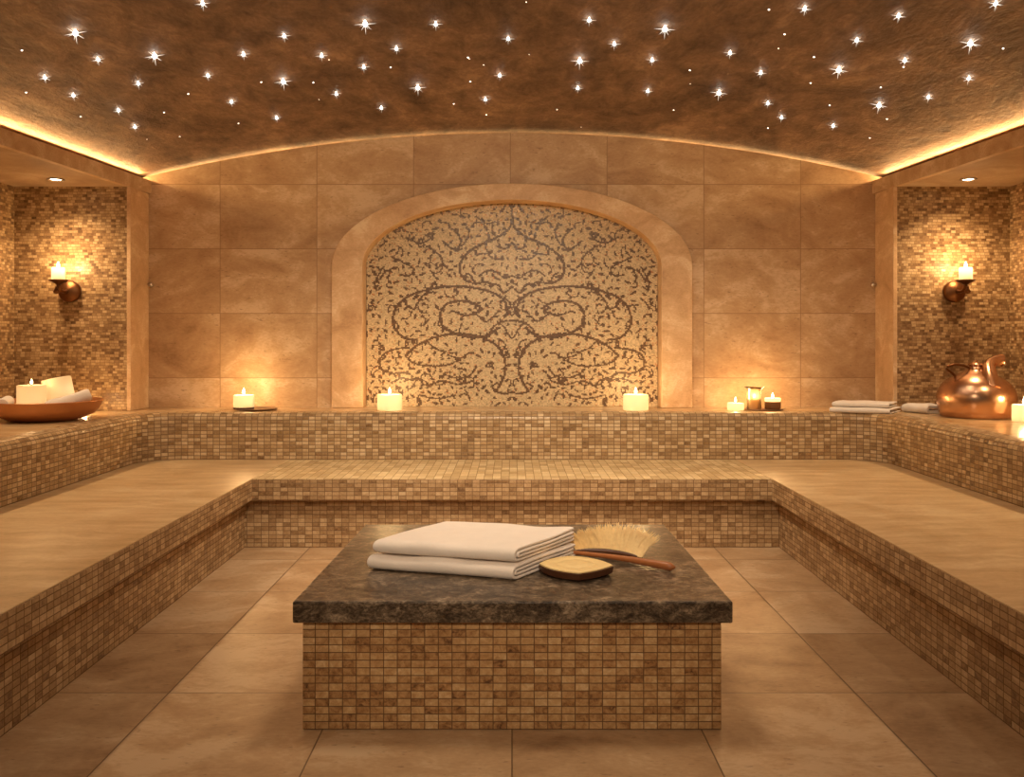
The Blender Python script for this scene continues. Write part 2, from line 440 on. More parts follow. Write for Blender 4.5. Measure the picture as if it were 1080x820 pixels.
# ------------------------------------------------------------------ niche mosaic panel
def zx(pts): return [((543-x)/2.7/116.0, (HY - (180+y/2.7))/116.0 + H) for x, y in pts]
curves = [   # half of the scrollwork, mirrored; (points, half width)
 ([(543,95),(543,130),(536,162),(500,190),(450,212),(412,238),(395,268),(396,292),(410,312),(438,322)], .013),
 ([(438,322),(425,300),(412,292)], .010), ([(438,322),(470,318),(492,325)], .010),
 ([(528,410),(526,380),(505,356),(465,340),(410,331),(350,331),(290,342),(240,362),(212,392),(203,425),(212,455),(238,478),(270,482)], .013),
 ([(230,368),(262,395),(280,365),(305,340)], .009),
 ([(500,405),(470,430),(440,410),(410,412),(372,400)], .010),
 ([(452,388),(425,375),(385,372),(352,384),(337,412),(345,442),(375,462),(420,474),(470,470),(495,455)], .013),
 ([(452,388),(450,402),(432,406)], .016),
 ([(495,630),(512,604),(524,570),(520,532),(500,500),(462,477),(410,466),(355,468),(310,480),(268,502),(240,528)], .013),
 ([(300,485),(330,510),(375,520)], .009),
 ([(495,630),(486,615),(500,606)], .011), ([(495,630),(520,636),(543,632)], .012),
 ([(470,480),(488,448),(512,432),(543,428)], .010), ([(500,430),(520,445),(535,470),(543,478)], .009),
 ([(543,330),(520,348),(508,330),(495,322)], .010), ([(543,395),(535,375),(520,362)], .010), ([(543,415),(530,395)],.010),
 ([(240,528),(262,548),(300,556),(350,556),(395,540)], .010),
 ([(160,548),(178,522),(215,508),(250,505)], .010), ([(165,540),(172,565),(205,578),(245,574)], .010),
 ([(262,600),(230,592),(200,605)], .009), ([(420,520),(395,535),(360,525)], .009),
 ([(372,165),(392,185),(398,205),(384,228)], .011), ([(345,200),(362,215),(384,228),(400,222)], .010), ([(410,150),(420,180),(405,210)], .009),
 ([(200,245),(235,262),(262,280),(250,300),(225,296)], .010), ([(165,310),(185,285),(215,278)], .010), ([(300,215),(330,235),(345,262),(325,280)], .010),
 ([(240,190),(275,205),(300,200),(320,180)], .010), ([(440,130),(470,150),(495,145)], .009), ([(150,330),(160,300),(175,275)], .009),
 ([(443,240),(470,236),(490,250),(520,252)], .009), ([(450,300),(470,285),(500,290),(520,305),(543,300)], .009), ([(543,205),(525,222),(500,215)], .010),
 ([(300,620),(340,600),(390,610),(430,600)], .009), ([(280,640),(330,650),(380,640)], .009), ([(440,560),(420,585),(380,590),(350,580)], .009),
]
segs = []
rnd = random.Random(11)
leaves = []   # (x, z, a, b, angle)
def clear(x, z, d): return all((x-l[0])**2 + (z-l[1])**2 > d*d for l in leaves)
def smooth_poly(p, k=6):
    out_ = []
    for i in range(len(p)-1):
        p0, p1, p2, p3 = p[max(i-1,0)], p[i], p[i+1], p[min(i+2,len(p)-1)]
        for t in range(k):
            t /= k
            out_.append(tuple(.5*((2*p1[c]) + (-p0[c]+p2[c])*t + (2*p0[c]-5*p1[c]+4*p2[c]-p3[c])*t*t + (-p0[c]+3*p1[c]-3*p2[c]+p3[c])*t**3) for c in (0,1)))
    out_.append(p[-1]); return out_
for pts, w in curves:
    p = smooth_poly(zx(pts)); 
    for a, b in zip(p[:-1], p[1:]): segs.append((*a, *b, w))
    acc = 0
    for i in range(1, len(p)):
        acc += math.dist(p[i-1], p[i])
        if acc > .10:
            acc = 0; ang = math.atan2(p[i][1]-p[i-1][1], p[i][0]-p[i-1][0]) + rnd.choice((-1,1))*rnd.uniform(.6,1.1)
            L = rnd.uniform(.016,.026)
            leaves.append((p[i][0]+math.cos(ang)*L*2.0, p[i][1]+math.sin(ang)*L*2.0, L, L*.6, ang))
for k in range(115):   # little curled tendrils filling the ground
    x, z = rnd.uniform(0,1.33), rnd.uniform(.9,2.74); r0 = rnd.uniform(.03,.085); a0 = rnd.uniform(0,2*PI); sw = rnd.choice((-1,1))*rnd.uniform(1.6,3.4)
    if rnd.random() > .30 + .7*min(1, (x/1.15)**2 + (.6 if z > 2.3 else 0) + (.35 if z < 1.3 else 0)): continue
    q = [(x + r0*(1-.5*t/8)*math.cos(a0+sw*t/8), z + r0*(1-.5*t/8)*math.sin(a0+sw*t/8)) for t in range(9)]
    for a, b in zip(q[:-1], q[1:]): segs.append((*a, *b, .0070))
    for e_ in (0, 8): leaves.append((q[e_][0], q[e_][1], rnd.uniform(.018,.03), .011, rnd.uniform(0,PI)))
for k in range(2600):
    x, z = rnd.uniform(0,1.33), rnd.uniform(.9,2.74)
    dens = .5 + .5*min(1, (x/1.2)**2 + (.5 if z > 2.3 else 0) + (.35 if z < 1.25 else 0))
    if rnd.random() > dens or not clear(x, z, .047): continue
    L = rnd.uniform(.019,.034); leaves.append((x, z, L, L*rnd.uniform(.32,.5), rnd.uniform(0,PI)))
TW, TH = .0120, .0095
nxp, nzp = int(2.66/TW), int(1.86/TH)
jx = np.random.RandomState(3)
gx = (np.arange(nxp)+.5)*TW - nxp*TW/2; gz = ZL + (np.arange(nzp)+.5)*TH
GX, GZ = np.meshgrid(gx, gz)
AX = np.abs(GX) + jx.uniform(-.003,.003,GX.shape); AZ = GZ + jx.uniform(-.003,.003,GX.shape)
dark = np.zeros(GX.shape)
for x0,z0,x1,z1,w in segs:
    dx, dz = x1-x0, z1-z0; L2 = dx*dx+dz*dz+1e-9
    t = np.clip(((AX-x0)*dx+(AZ-z0)*dz)/L2, 0, 1)
    d = np.hypot(AX-x0-t*dx, AZ-z0-t*dz); dark = np.maximum(dark, (d < w*.92)*1.0)
for x,z,a,b,ang in leaves:
    ca, sa = math.cos(ang), math.sin(ang)
    p = ((AX-x)*ca+(AZ-z)*sa)/a; q = (-(AX-x)*sa+(AZ-z)*ca)/b
    dark = np.maximum(dark, ((np.abs(p)**1.5+np.abs(q)**1.5) < 1)*.85)
rv = jx.uniform(0,1,GX.shape); rv2 = jx.uniform(0,1,GX.shape)
light_c = np.array([.60,.455,.265]); dark_c = np.array([.115,.060,.027]); grey_c = np.array([.15,.105,.070])
verts, faces, cols = [], [], []
vx = np.linspace(-nxp*TW/2, nxp*TW/2, nxp+1); vz = ZL + np.arange(nzp+1)*TH
VX, VZ = np.meshgrid(vx, vz)
VX = VX + jx.uniform(-.0022,.0022,VX.shape); VZ = VZ + jx.uniform(-.0016,.0016,VX.shape)
mb = MB()
mb.v = [(float(a), YB+.145, float(b)) for a, b in zip(VX.ravel(), VZ.ravel())]
for j in range(nzp):
    for i in range(nxp):
        x = GX[j,i]; z = GZ[j,i]
        if abs(x) > 1.36 or (z > A_Z and (x/1.37)**2 + ((z-A_Z)/.62)**2 > 1): continue
        a = j*(nxp+1)+i; mb.f.append([a,a+1,a+nxp+2,a+nxp+1]); mb.uv.append([(mb.v[k][0], mb.v[k][2]) for k in mb.f[-1]]); mb.mi.append(0)
        if dark[j,i] > 0:
            g = min(1, max(0, (z-2.1)/.5)); c = (dark_c*(1-g)+grey_c*g)*(.65+.8*rv[j,i])
        else:
            c = light_c*(.70+.42*rv[j,i])
            if rv2[j,i] > .972: c = np.array([.46,.20,.08])*(.8+.4*rv[j,i])
            elif rv2[j,i] < .06: c = c*.62
        cols.append(c)
pan = mb.build('trim_8', M['panel'], fix=False)
at = pan.data.color_attributes.new('tile_colour', 'FLOAT_COLOR', 'CORNER')
arr = np.ones((len(pan.data.loops), 4), dtype=np.float32)
arr[:, :3] = np.repeat(np.array(cols, dtype=np.float32), 4, axis=0)
at.data.foreach_set('color', arr.ravel())
struct(pan)

# ------------------------------------------------------------------ lower bench (U)
XE, YE = 1.85, 6.07
bench = thing('tiled_bench', 'long U-shaped lower bench clad in mosaic around the sunken floor', 'bench', (0, 6.5, 0))
def local(b, dy=-6.5):  # shift geometry so the Empty can stand at the thing's base, keep world uv
    return b
mb = MB(); r = XE+.075; ry = YE+.075
mb.prism([(-3.02,Y0),(-r,Y0),(-r,ry),(r,ry),(r,Y0),(3.02,Y0),(3.02,7.04),(-3.02,7.04)], .001, .352)
ob = mb.build('riser', M['mosaic_seat'], bench); ob.location = (0,-6.5,0)
mb = MB()
mb.prism([(-3.02,Y0),(-XE,Y0),(-XE,YE),(XE,YE),(XE,Y0),(3.02,Y0),(3.02,7.04),(-3.02,7.04)], .352, .499)
ob = mb.build('seat_front', M['mosaic_seat'], bench, bevel=.004); ob.location = (0,-6.5,0)
for s in (-1, 1):
    ob = MB().prism([(s*XE,Y0),(s*3.02,Y0),(s*3.02,7.04),(s*XE,7.04)], .499, ZS).build('seat_top', M['trav_seat'], bench, bevel=.003); ob.location = (0,-6.5,0)
    ob['label'] = 'smooth travertine seat top along one side'
ob = MB().prism([(-XE,YE),(XE,YE),(XE,7.04),(-XE,7.04)], .499, ZS).build('seat_inlay', M['mosaic_top'], bench, bevel=.003); ob.location = (0,-6.5,0)
ob['label'] = 'pale mosaic seat top across the back'

# ------------------------------------------------------------------ upper ledge (U, rounded corners, rounded nosing)
XR, YR, RR = 3.02, 7.04, .30
path = []   # (x, y, nx, ny, cornerflag)
for k in range(20): path.append((-XR, Y0 + (YR-RR-Y0)*k/20, -1, 0))
for k in range(13):
    a = PI - PI/2*k/12; path.append((-XR+RR + RR*math.cos(a), YR-RR + RR*math.sin(a), math.cos(a), math.sin(a)))
for k in range(1, 24): path.append((-XR+RR + 2*(XR-RR)*k/24, YR, 0, 1))
for k in range(13):
    a = PI/2 - PI/2*k/12; path.append((XR-RR + RR*math.cos(a), YR-RR + RR*math.sin(a), math.cos(a), math.sin(a)))
for k in range(1, 21): path.append((XR, YR-RR - (YR-RR-Y0)*k/20, 1, 0))
NR = .055
prof = [(0, ZS), (0, ZL-NR)] + [(NR-NR*math.cos(a), ZL-NR+NR*math.sin(a)) for a in (PI/2*k/6 for k in range(1,7))] + [(.15, ZL)]
ledge = thing('tiled_ledge', 'raised ledge along the walls with rounded mosaic front holding the candles', 'ledge', (0, 7.3, ZS))
mb = MB(); us = [0]
for a, b in zip(path[:-1], path[1:]): us.append(us[-1] + math.dist(a[:2], b[:2]))
pv = [0]
for a, b in zip(prof[:-1], prof[1:]): pv.append(pv[-1] + math.dist(a, b))
np_ = len(prof)
for (x, y, nx_, ny_) in path:
    for d, z in prof: mb.v.append((x+nx_*d, y+ny_*d, z))
for i in range(len(path)-1):
    for k in range(np_-1):
        a = i*np_+k; mb.f.append([a, a+np_, a+np_+1, a+1]); mb.mi.append(0)
        mb.uv.append([(us[i],pv[k]),(us[i+1],pv[k]),(us[i+1],pv[k+1]),(us[i],pv[k+1])])
ob = mb.build('backrest', M['mosaic_back'], ledge, smooth=True, fix=False, angle=50); ob.location = (0,-7.3,-ZS)
mb = MB(); 
for (x, y, nx_, ny_) in path:
    xi, yi = x+nx_*.148, y+ny_*.148
    if abs(nx_) == 1: xo, yo = math.copysign(XS-.002, nx_), y
    elif ny_ == 1: xo, yo = x, YB-.002
    else: xo, yo = (math.copysign(XS-.002, nx_), YB-.002)
    mb.v += [(xi, yi, ZL-.001), (xo, yo, ZL-.001)]
for i in range(len(path)-1):
    mb.f.append([2*i, 2*i+2, 2*i+3, 2*i+1]); mb.uv.append(None); mb.mi.append(0)
ob = mb.build('ledge_top', M['trav_ledge'], ledge, fix=False); ob.location = (0,-7.3,-ZS)

# ------------------------------------------------------------------ stone table
tab = thing('massage_table', 'low square massage table with dark stone top on mosaic plinth', 'table', (0, 3.85, 0))
BW = .803; yf = 3.273
ob = MB().prism([(-BW,yf),(BW,yf),(.785,4.56),(-.76,4.56)], .002, .419).build('base', M['mosaic_table'], tab, bevel=.003); ob.location = (0,-3.85,0)
mb = MB().prism([(-.835,3.243),(.840,3.243),(.820,4.60),(-.790,4.60)], .419, .502)
ob = mb.build('stone_top', M['granite'], tab, bevel=.007); ob.location = (0,-3.85,0)
TZ = .502

# ------------------------------------------------------------------ towels
def towel_mesh(name, L, D, Hh, t=.018, mat=None, seed=1, shear=0.0, loose=.004, layers=2):
    """folded towel: nested U folds with the round fold at the front (-y), open ends seen from +x"""
    rn = random.Random(seed); mb = MB(); nl = 36
    ph = [rn.uniform(0, 6.28) for _ in range(6)]
    gap = t*.5
    for q in range(layers):
        ins = q*(t+gap); h = Hh - 2*ins; R = h/2 - t/2
        if R < .002: break
        zc = Hh/2; back = D - q*.012 - rn.uniform(0,.01); fx = ins + R + t/2
        cl = []
        for k in range(14): cl.append((back + (fx-back)*k/13, zc - R, 0, -1))
        for k in range(1, 12):
            a = -PI/2 - PI*k/12; cl.append((fx + R*math.cos(a)*1.15, zc + R*math.sin(a), math.cos(a), math.sin(a)))
        for k in range(14): cl.append((fx + (back-fx)*k/13, zc + R, 0, 1))
        sec = [(y+ny*t/2, z+nz*t/2) for y,z,ny,nz in cl] + [(y-ny*t/2*.98, z-nz*t/2*.98) for y,z,ny,nz in reversed(cl)]
        n = len(sec); b = len(mb.v); dxl = rn.uniform(-.004,.010)*q
        for i in range(nl+1):
            u = i/nl; e = min(u, 1-u)*nl
            pin = 1.0 - (.10 if e < 1 else 0)*(1-e)
            for (y, z) in sec:
                x = -L/2 + L*u
                wob = loose*math.sin(3.1*x/L*PI+ph[0]+y*7)*math.sin(y/D*3+ph[1]) + loose*.5*math.sin(x*23+ph[2])*math.sin(y*19+ph[3])
                zz = (z - Hh/2)*pin + Hh/2 + wob*(z/Hh)
                bul = .005*math.sin(PI*min(1,max(0,u)))*math.sin(PI*min(1,max(0,y/D)))*(z/Hh)
                yy = y + loose*1.2*math.sin(x*9+ph[4])
                mb.v.append((x + dxl*u + shear*yy, yy - D/2, max(0.0005, zz + bul)))
        for i in range(nl):
            for k in range(n):
                a = b+i*n+k; c = b+i*n+(k+1)%n
                mb.f.append([a, c, c+n, a+n]); mb.uv.append(None); mb.mi.append(0)
        m2 = len(cl)
        for base in (b, b+nl*n):
            for k in range(m2-1):
                mb.f.append([base+k, base+k+1, base+n-2-k, base+n-1-k]); mb.uv.append(None); mb.mi.append(0)
    o = mb.build(name, mat or M['towel'], smooth=True, angle=60, bevel=.003)
    return o
def place(o, loc, rot): o.location = loc; o.rotation_euler = (0,0,rot); return o

tw = towel_mesh('folded_towel', .655, .47, .062, .0112, seed=4, shear=.36)
place(tw, (-.245, 3.83, TZ), math.radians(-16)); tag(tw, 'cream folded towel lying directly on the dark stone table top', 'towel', 'towels on the stone table')
tw = towel_mesh('folded_towel', .635, .46, .060, .0110, seed=9, shear=.36)
place(tw, (-.235, 3.838, TZ+.069), math.radians(-15.2)); tag(tw, 'cream folded towel on top of the other on the stone table', 'towel', 'towels on the stone table')

tw = towel_mesh('folded_towel', .46, .34, .042, .010, M['towel_white'], seed=12, shear=.25, loose=.002)
place(tw, (2.925, 7.175, ZL), math.radians(-24)); tag(tw, 'flat white folded towel on the ledge, the lower of two beside the kettle', 'towel', 'towels on the ledge')
tw = towel_mesh('folded_towel', .44, .29, .036, .009, M['towel_white'], seed=16, shear=.25, loose=.003)
place(tw, (2.935, 7.195, ZL+.048), math.radians(-22)); tag(tw, 'flat white folded towel topping the pair on the ledge near the kettle', 'towel', 'towels on the ledge')
tw = towel_mesh('folded_towel', .24, .22, .070, .010, M['towel_white'], seed=21, shear=.1, loose=.006, layers=3)
place(tw, (3.415, 7.10, ZL), math.radians(-62)); tag(tw, 'small rumpled white towel between the flat towels and the kettle', 'towel', 'towels on the ledge')

# ------------------------------------------------------------------ brush
br = thing('bath_brush', 'wooden bath brush with pale fanned bristles lying on stone table', 'brush', (.415, 3.85, TZ))
A = Vector((-.13, .075, .016)); B = Vector((.285, -.19, .018))
pts, rads = [], []
for k in range(25):
    t = k/24; p = A.lerp(B, t); p.z += .006*math.sin(PI*t)
    pts.append(p); rads.append(.009 + .0105*t**1.5 if t < .93 else .0195*math.sqrt(max(.05, 1-((t-.93)/.071)**2)))
MB().tube(pts, rads, 16).build('handle', M['wood'], br, smooth=True, angle=60)
ax = (B-A).normalized(); up = Vector((.16,.62,.77)).normalized()
hd0, hd1 = Vector((-.115, .095, .022)), Vector((.165, -.045, .022))
hp, hr = [], []
for k in range(17):
    t = k/16; hp.append(hd0.lerp(hd1, t) + Vector((.01,.03,0))*math.sin(PI*t)); hr.append(.006+.014*math.sin(PI*min(1,max(.04,t)))**.5)
MB().tube(hp, hr, 14, flat=.8).build('head', M['wood_dark'], br, smooth=True, angle=60)
mb = MB(); rb = random.Random(5)
for row in range(5):
    for k in range(230):
        t = (k+rb.random())/230; p = hd0.lerp(hd1, t) + Vector((.01,.03,0))*math.sin(PI*t) + Vector((.25,.5,0))*(row-2)*.008 + Vector((0,0,.004))
        fan = (t-.5)
        clump = .02*math.sin(t*64+row)
        d = Vector((fan*1.25+clump*2+rb.uniform(-.09,.09), .55+row*.09+rb.uniform(-.10,.10) - fan*.30, .85-.2*abs(fan)+rb.uniform(-.08,.08))).normalized()
        L = (.062 + .075*math.sin(PI*min(1,t*.62+.10))**1.2 + .012*math.sin(t*64+row))*rb.uniform(.82,1.06); w = rb.uniform(.0016,.0026)
        side = d.cross(Vector((0,1,0))).normalized(); oth = d.cross(side).normalized()
        tip = p + d*L + Vector((fan*.03,0,-.006)); mid = p + d*L*.55
        vs = []
        for c, ww in ((p, w), (mid, w), (tip, w*.4)):
            for a in range(3): vs.append(tuple(c + side*ww*math.cos(2.094*a) + oth*ww*math.sin(2.094*a)))
        mb.add(vs, [(i*3+a, i*3+(a+1)%3, i*3+3+(a+1)%3, i*3+3+a) for i in range(2) for a in range(3)] + [(6,7,8)])
ob = mb.build('bristles', M['bristle'], br); ob['kind'] = 'stuff'

# ------------------------------------------------------------------ soap in wooden dish
def lozenge(sc_, bul=.13, n=10):
    c = [(.275-.272,3.49-3.627),(.43-.272,3.612-3.627),(.262-.272,3.765-3.627),(.113-.272,3.638-3.627)]
    out_ = []
    for i in range(4):
        a, b = Vector(c[i]), Vector(c[(i+1)%4]); d = b-a; nrm = Vector((d.y, -d.x))
        for k in range(n):
            t = k/n; w = bul if i in (1, 2, 3) else .07
            p = a + d*t + nrm*w*4*t*(1-t); out_.append((p.x*sc_, p.y*sc_))
    return out_
def ring_stack(mb, levels):
    n = len(levels[0][0]); b = len(mb.v)
    for poly, z in levels: mb.v += [(x, y, z) for x, y in poly]
    for j in range(len(levels)-1):
        for k in range(n):
            a = b+j*n+k; c = b+j*n+(k+1)%n; mb.f.append([a, c, c+n, a+n]); mb.uv.append(None); mb.mi.append(0)
    mb.f.append([b+k for k in reversed(range(n))]); mb.f.append([b+(len(levels)-1)*n+k for k in range(n)]); mb.uv += [None]*2; mb.mi += [0]*2
mb = MB(); ring_stack(mb, [(lozenge(.86),0),(lozenge(.97),.010),(lozenge(1.0),.034),(lozenge(.985),.036),(lozenge(.93),.036),(lozenge(.91),.016)])
sd = mb.build('soap_dish', M['wood_dark'], smooth=True, angle=40); sd.location = (.272, 3.627, TZ); tag(sd, 'dark wooden lozenge-shaped dish holding soap, in front of the brush', 'soap dish')
mb = MB(); ring_stack(mb, [(lozenge(.88),.0),(lozenge(.905),.018),(lozenge(.975),.021),(lozenge(.97),.0255),(lozenge(.93),.028),(lozenge(.58),.0285),(lozenge(.55),.026),(lozenge(.52),.026),(lozenge(.49),.0295),(lozenge(.2),.030)])
so = mb.build('soap_bar', M['soap'], smooth=True, angle=50); so.location = (.272, 3.627, TZ+.0165); tag(so, 'golden bar of soap with an embossed lozenge, set in the wooden dish', 'soap')

# ------------------------------------------------------------------ candles
def flame_mesh(parent, z, h=.05, r=.011, loc=(0,0)):
    prof_ = [(0.0005,0),(r*.6,h*.08),(r,h*.25),(r*.8,h*.5),(r*.4,h*.78),(.0004,h)]
    o = MB().lathe(prof_, 14, (loc[0],loc[1],z)).build('flame', M['flame'], parent, smooth=True); o.visible_shadow = True
    return o
def candle_parts(root, r, h, lit=True, fl=.05, tilt=None):
    e = min(.008, h*.1)
    prof_ = [(.0005,0),(r-e*.5,0),(r,e*.5),(r,h-e),(r-e*.3,h-e*.3),(r-e,h),(r*.82,h-e*.2),(r*.7,h-e*1.1),(r*.4,h-e*1.5),(.0005,h-e*1.5)]
    body = MB().lathe(prof_, 40).build('wax', M['wax'], root, smooth=True, angle=50)
    wk = MB().tube([(0,0,h-e*1.6),(.001,0,h+.004),(.003,0,h+.012)], .0022, 6).build('wick', M['wick'], body)
    if lit: flame_mesh(body, h+.006, fl, fl*.22)
    return body
LP = []
def candle(label, loc, r, h, power=5.0, glow=1.0, lit=True, fl=.055, group='candles on the ledge', rot=None, name='candle'):
    c = thing(name, label, 'candle', loc, 0, group)
    candle_parts(c, r, h, lit, fl)
    if rot: c.rotation_euler = rot
    if lit:
        lamp('POINT', 'flame_light', (loc[0], loc[1]-.0, loc[2]+h+fl*.9), power, FLAME, .02)
    if glow:
        lamp('POINT', 'wax_fill', (loc[0], loc[1], loc[2]+h*.62), glow*.42, (1.0,.84,.60), .02)  # extra lamp added inside the wax to brighten its sides
    return c
YC = 7.35
candle('short lit candle on round wooden plate, along the back ledge', (-2.31, YC, ZL+.026), .087, .105, 10, .8)
candle('lit white pillar candle before the niche, on the bowl side', (-1.054, YC, ZL), .106, .135, 9, 1.2)
candle('lit white pillar candle before the niche, on the kettle side', (1.066, YC, ZL), .108, .135, 9, 1.2)
candle('tiny squat lit candle beside the frosted glass on back ledge', (1.925, YC, ZL), .070, .062, 4, .7, fl=.045)
candle('thick lit pillar candle in front of the copper kettle', (3.80, 6.33, ZL), .082, .125, 6, 1.0)
candle('small lit tealight glowing behind the copper bowl', (-3.50, 6.98, ZL), .05, .03, 4, .4, fl=.045)

pl = thing('candle_plate', 'round brown wooden plate under the short candle', 'plate', (-2.20, YC, ZL))
MB().lathe([(.0005,0),(.12,0),(.165,.006),(.178,.014),(.174,.016),(.155,.011),(.0005,.010)], 40).build('dish', M['wood_plate'], pl, smooth=True, angle=45)
MB().lathe([(.0005,.010),(.088,.010),(.09,.0255),(.0005,.0255)], 32, (-.11,0,0)).build('foot_block', M['wood_dark'], pl, smooth=True, angle=45)
tr = MB().lathe([(.0005,0),(.16,0),(.172,.006),(.17,.010),(.0005,.009)], 40).build('candle_tray', M['wood_plate'], smooth=True, angle=45)
tr.scale = (1.0,.62,1); tr.location = (2.165, YC, ZL); tag(tr, 'thin brown tray beneath the frosted glass and dark candle cup', 'tray')
gl = thing('glass_candle_holder', 'tall frosted glass candle holder on the thin brown tray', 'candle holder', (2.085, YC, ZL+.010))
MB().lathe([(.0005,0),(.058,0),(.062,.012),(.060,.10),(.066,.17),(.082,.185),(.083,.190),(.078,.190),(.062,.174),(.056,.10),(.056,.014),(.0005,.010)], 36).build('tumbler', M['glass'], gl, smooth=True, angle=60)
MB().lathe([(.0005,.012),(.052,.012),(.053,.085),(.049,.09),(.0005,.088)], 32).build('wax', M['wax'], gl, smooth=True, angle=45)
flame_mesh(gl, .093, .04, .009)
lamp('POINT', 'flame_light', (2.085, YC, ZL+.14), 1.6, FLAME, .015)
dk = thing('candle_cup', 'small dark brown candle cup burning beside the frosted glass', 'candle holder', (2.245, YC, ZL+.010))
MB().lathe([(.0005,0),(.062,0),(.068,.008),(.069,.062),(.066,.064),(.062,.060),(.061,.04),(.0005,.04)], 36).build('cup', M['amber_glass'], dk, smooth=True, angle=45)
MB().lathe([(.0005,.041),(.060,.041),(.064,.066),(.068,.088),(.064,.094),(.05,.088),(.0005,.085)], 36).build('wax', M['wax'], dk, smooth=True, angle=45)
flame_mesh(dk, .09, .05, .011)
lamp('POINT', 'flame_light', (2.245, YC, ZL+.155), 5, FLAME, .02); lamp('POINT', 'wax_fill', (2.245, YC, ZL+.078), .6, (1,.72,.38), .015)  # second lamp is added inside the wax to make it glow

# ------------------------------------------------------------------ copper bowl with candles and rolled cloths
BX, BY = -3.53, 6.46
bw = thing('copper_bowl', 'wide shallow copper bowl of candles on the ledge', 'bowl', (BX, BY, ZL))
MB().lathe([(.0005,0),(.20,0),(.26,.010),(.33,.045),(.375,.095),(.39,.135),(.394,.142),(.388,.146),(.378,.135),(.36,.095),(.315,.05),(.25,.022),(.0005,.018)], 64).build('basin', M['copper_bowl'], bw, smooth=True, angle=70)
MB().tube([(.391*math.cos(2*PI*k/64), .391*math.sin(2*PI*k/64), .144) for k in range(65)], .006, 8).build('rim', M['copper_bowl'], bw, smooth=True)
BG = 'candles in the copper bowl'
candle('upright squat candle in the copper bowl, in front of the tilted one', (BX-.04, BY-.12, ZL+.020), .098, .25, 2.5, .7, fl=.04, group=BG)
candle('tilted white candle leaning in the copper bowl', (BX+.075, BY+.11, ZL+.045), .105, .27, 0, .7, lit=False, group=BG, rot=(0,math.radians(-12),0))
def roll(label, p0, p1, r):
    a, b = Vector(p0), Vector(p1); n_ = 20; mb = MB(); rn = random.Random(len(label))
    pts_, rr = [], []
    for k in range(n_+1):
        t = k/n_; pts_.append(a.lerp(b, t) + Vector((0,0,.004*math.sin(t*9)))); rr.append(r*(1-.12*abs(2*t-1)**6 + .05*math.sin(t*14+rn.random())))
    mb.tube(pts_, rr, 20)
    # spiral end seen on the short sides
    d = (b-a).normalized(); s1 = d.cross(Vector((0,0,1))).normalized(); s2 = s1.cross(d)
    for c, sg in ((a, -1), (b, 1)):
        sp = [c + d*sg*.003 + (s1*math.cos(t) + s2*math.sin(t))*(r*.12 + r*.7*t/(6*PI)) for t in (6*PI*k/70 for k in range(71))]
        mb.tube(sp, r*.07, 6)
    o = mb.build('rolled_towel', M['towel_white'], smooth=True, angle=70); return tag(o, label, 'towel', 'rolled towels in the copper bowl')
roll('white rolled cloth at the bowl rim nearest the niche', (BX+.115, BY-.19, ZL+.105), (BX+.335, BY-.01, ZL+.188), .048)
roll('white rolled cloth in the copper bowl, left of the squat candle at the outer rim', (BX-.30, BY+.03, ZL+.135), (BX-.19, BY-.24, ZL+.130), .044)
# ------------------------------------------------------------------ kettle
KX, KY = 3.655, 6.72
kt = thing('copper_kettle', 'polished squat copper kettle with long spout, on the ledge', 'kettle', (KX, KY, ZL))
kp = [(.0005,0),(.238,0),(.255,.006),(.270,.05),(.282,.11),(.284,.16),(.274,.205),(.250,.25),(.215,.287),(.168,.318),(.118,.342),(.075,.362),(.055,.380),(.050,.398),(.045,.404),(.0005,.405)]
MB().lathe(kp, 64).build('body', M['copper'], kt, smooth=True, angle=60)
MB().tube([(.010,-.205,.215),(.022,-.165,.27),(.040,-.11,.335),(.062,-.06,.385),(.095,-.025,.418),(.14,-.005,.438),(.185,0,.444),(.20,0,.442)], [.066,.066,.058,.050,.043,.042,.050,.052], 24).build('spout', M['copper'], kt, smooth=True, angle=60)
MB().lathe([(.0005,.402),(.055,.402),(.060,.408),(.055,.418),(.03,.428),(.012,.432),(.014,.444),(.0005,.450)], 32).build('lid', M['copper'], kt, smooth=True, angle=50)
hp = [(-.15,0,.305),(-.19,0,.345),(-.235,0,.378),(-.225,0,.398),(-.17,0,.412),(-.10,0,.404),(-.045,0,.378),(-.06,0,.345),(-.09,0,.322)]
hp = [Vector(p) for p in hp]
MB().tube(hp, .010, 10).build('handle', M['bronze'], kt, smooth=True, angle=60)

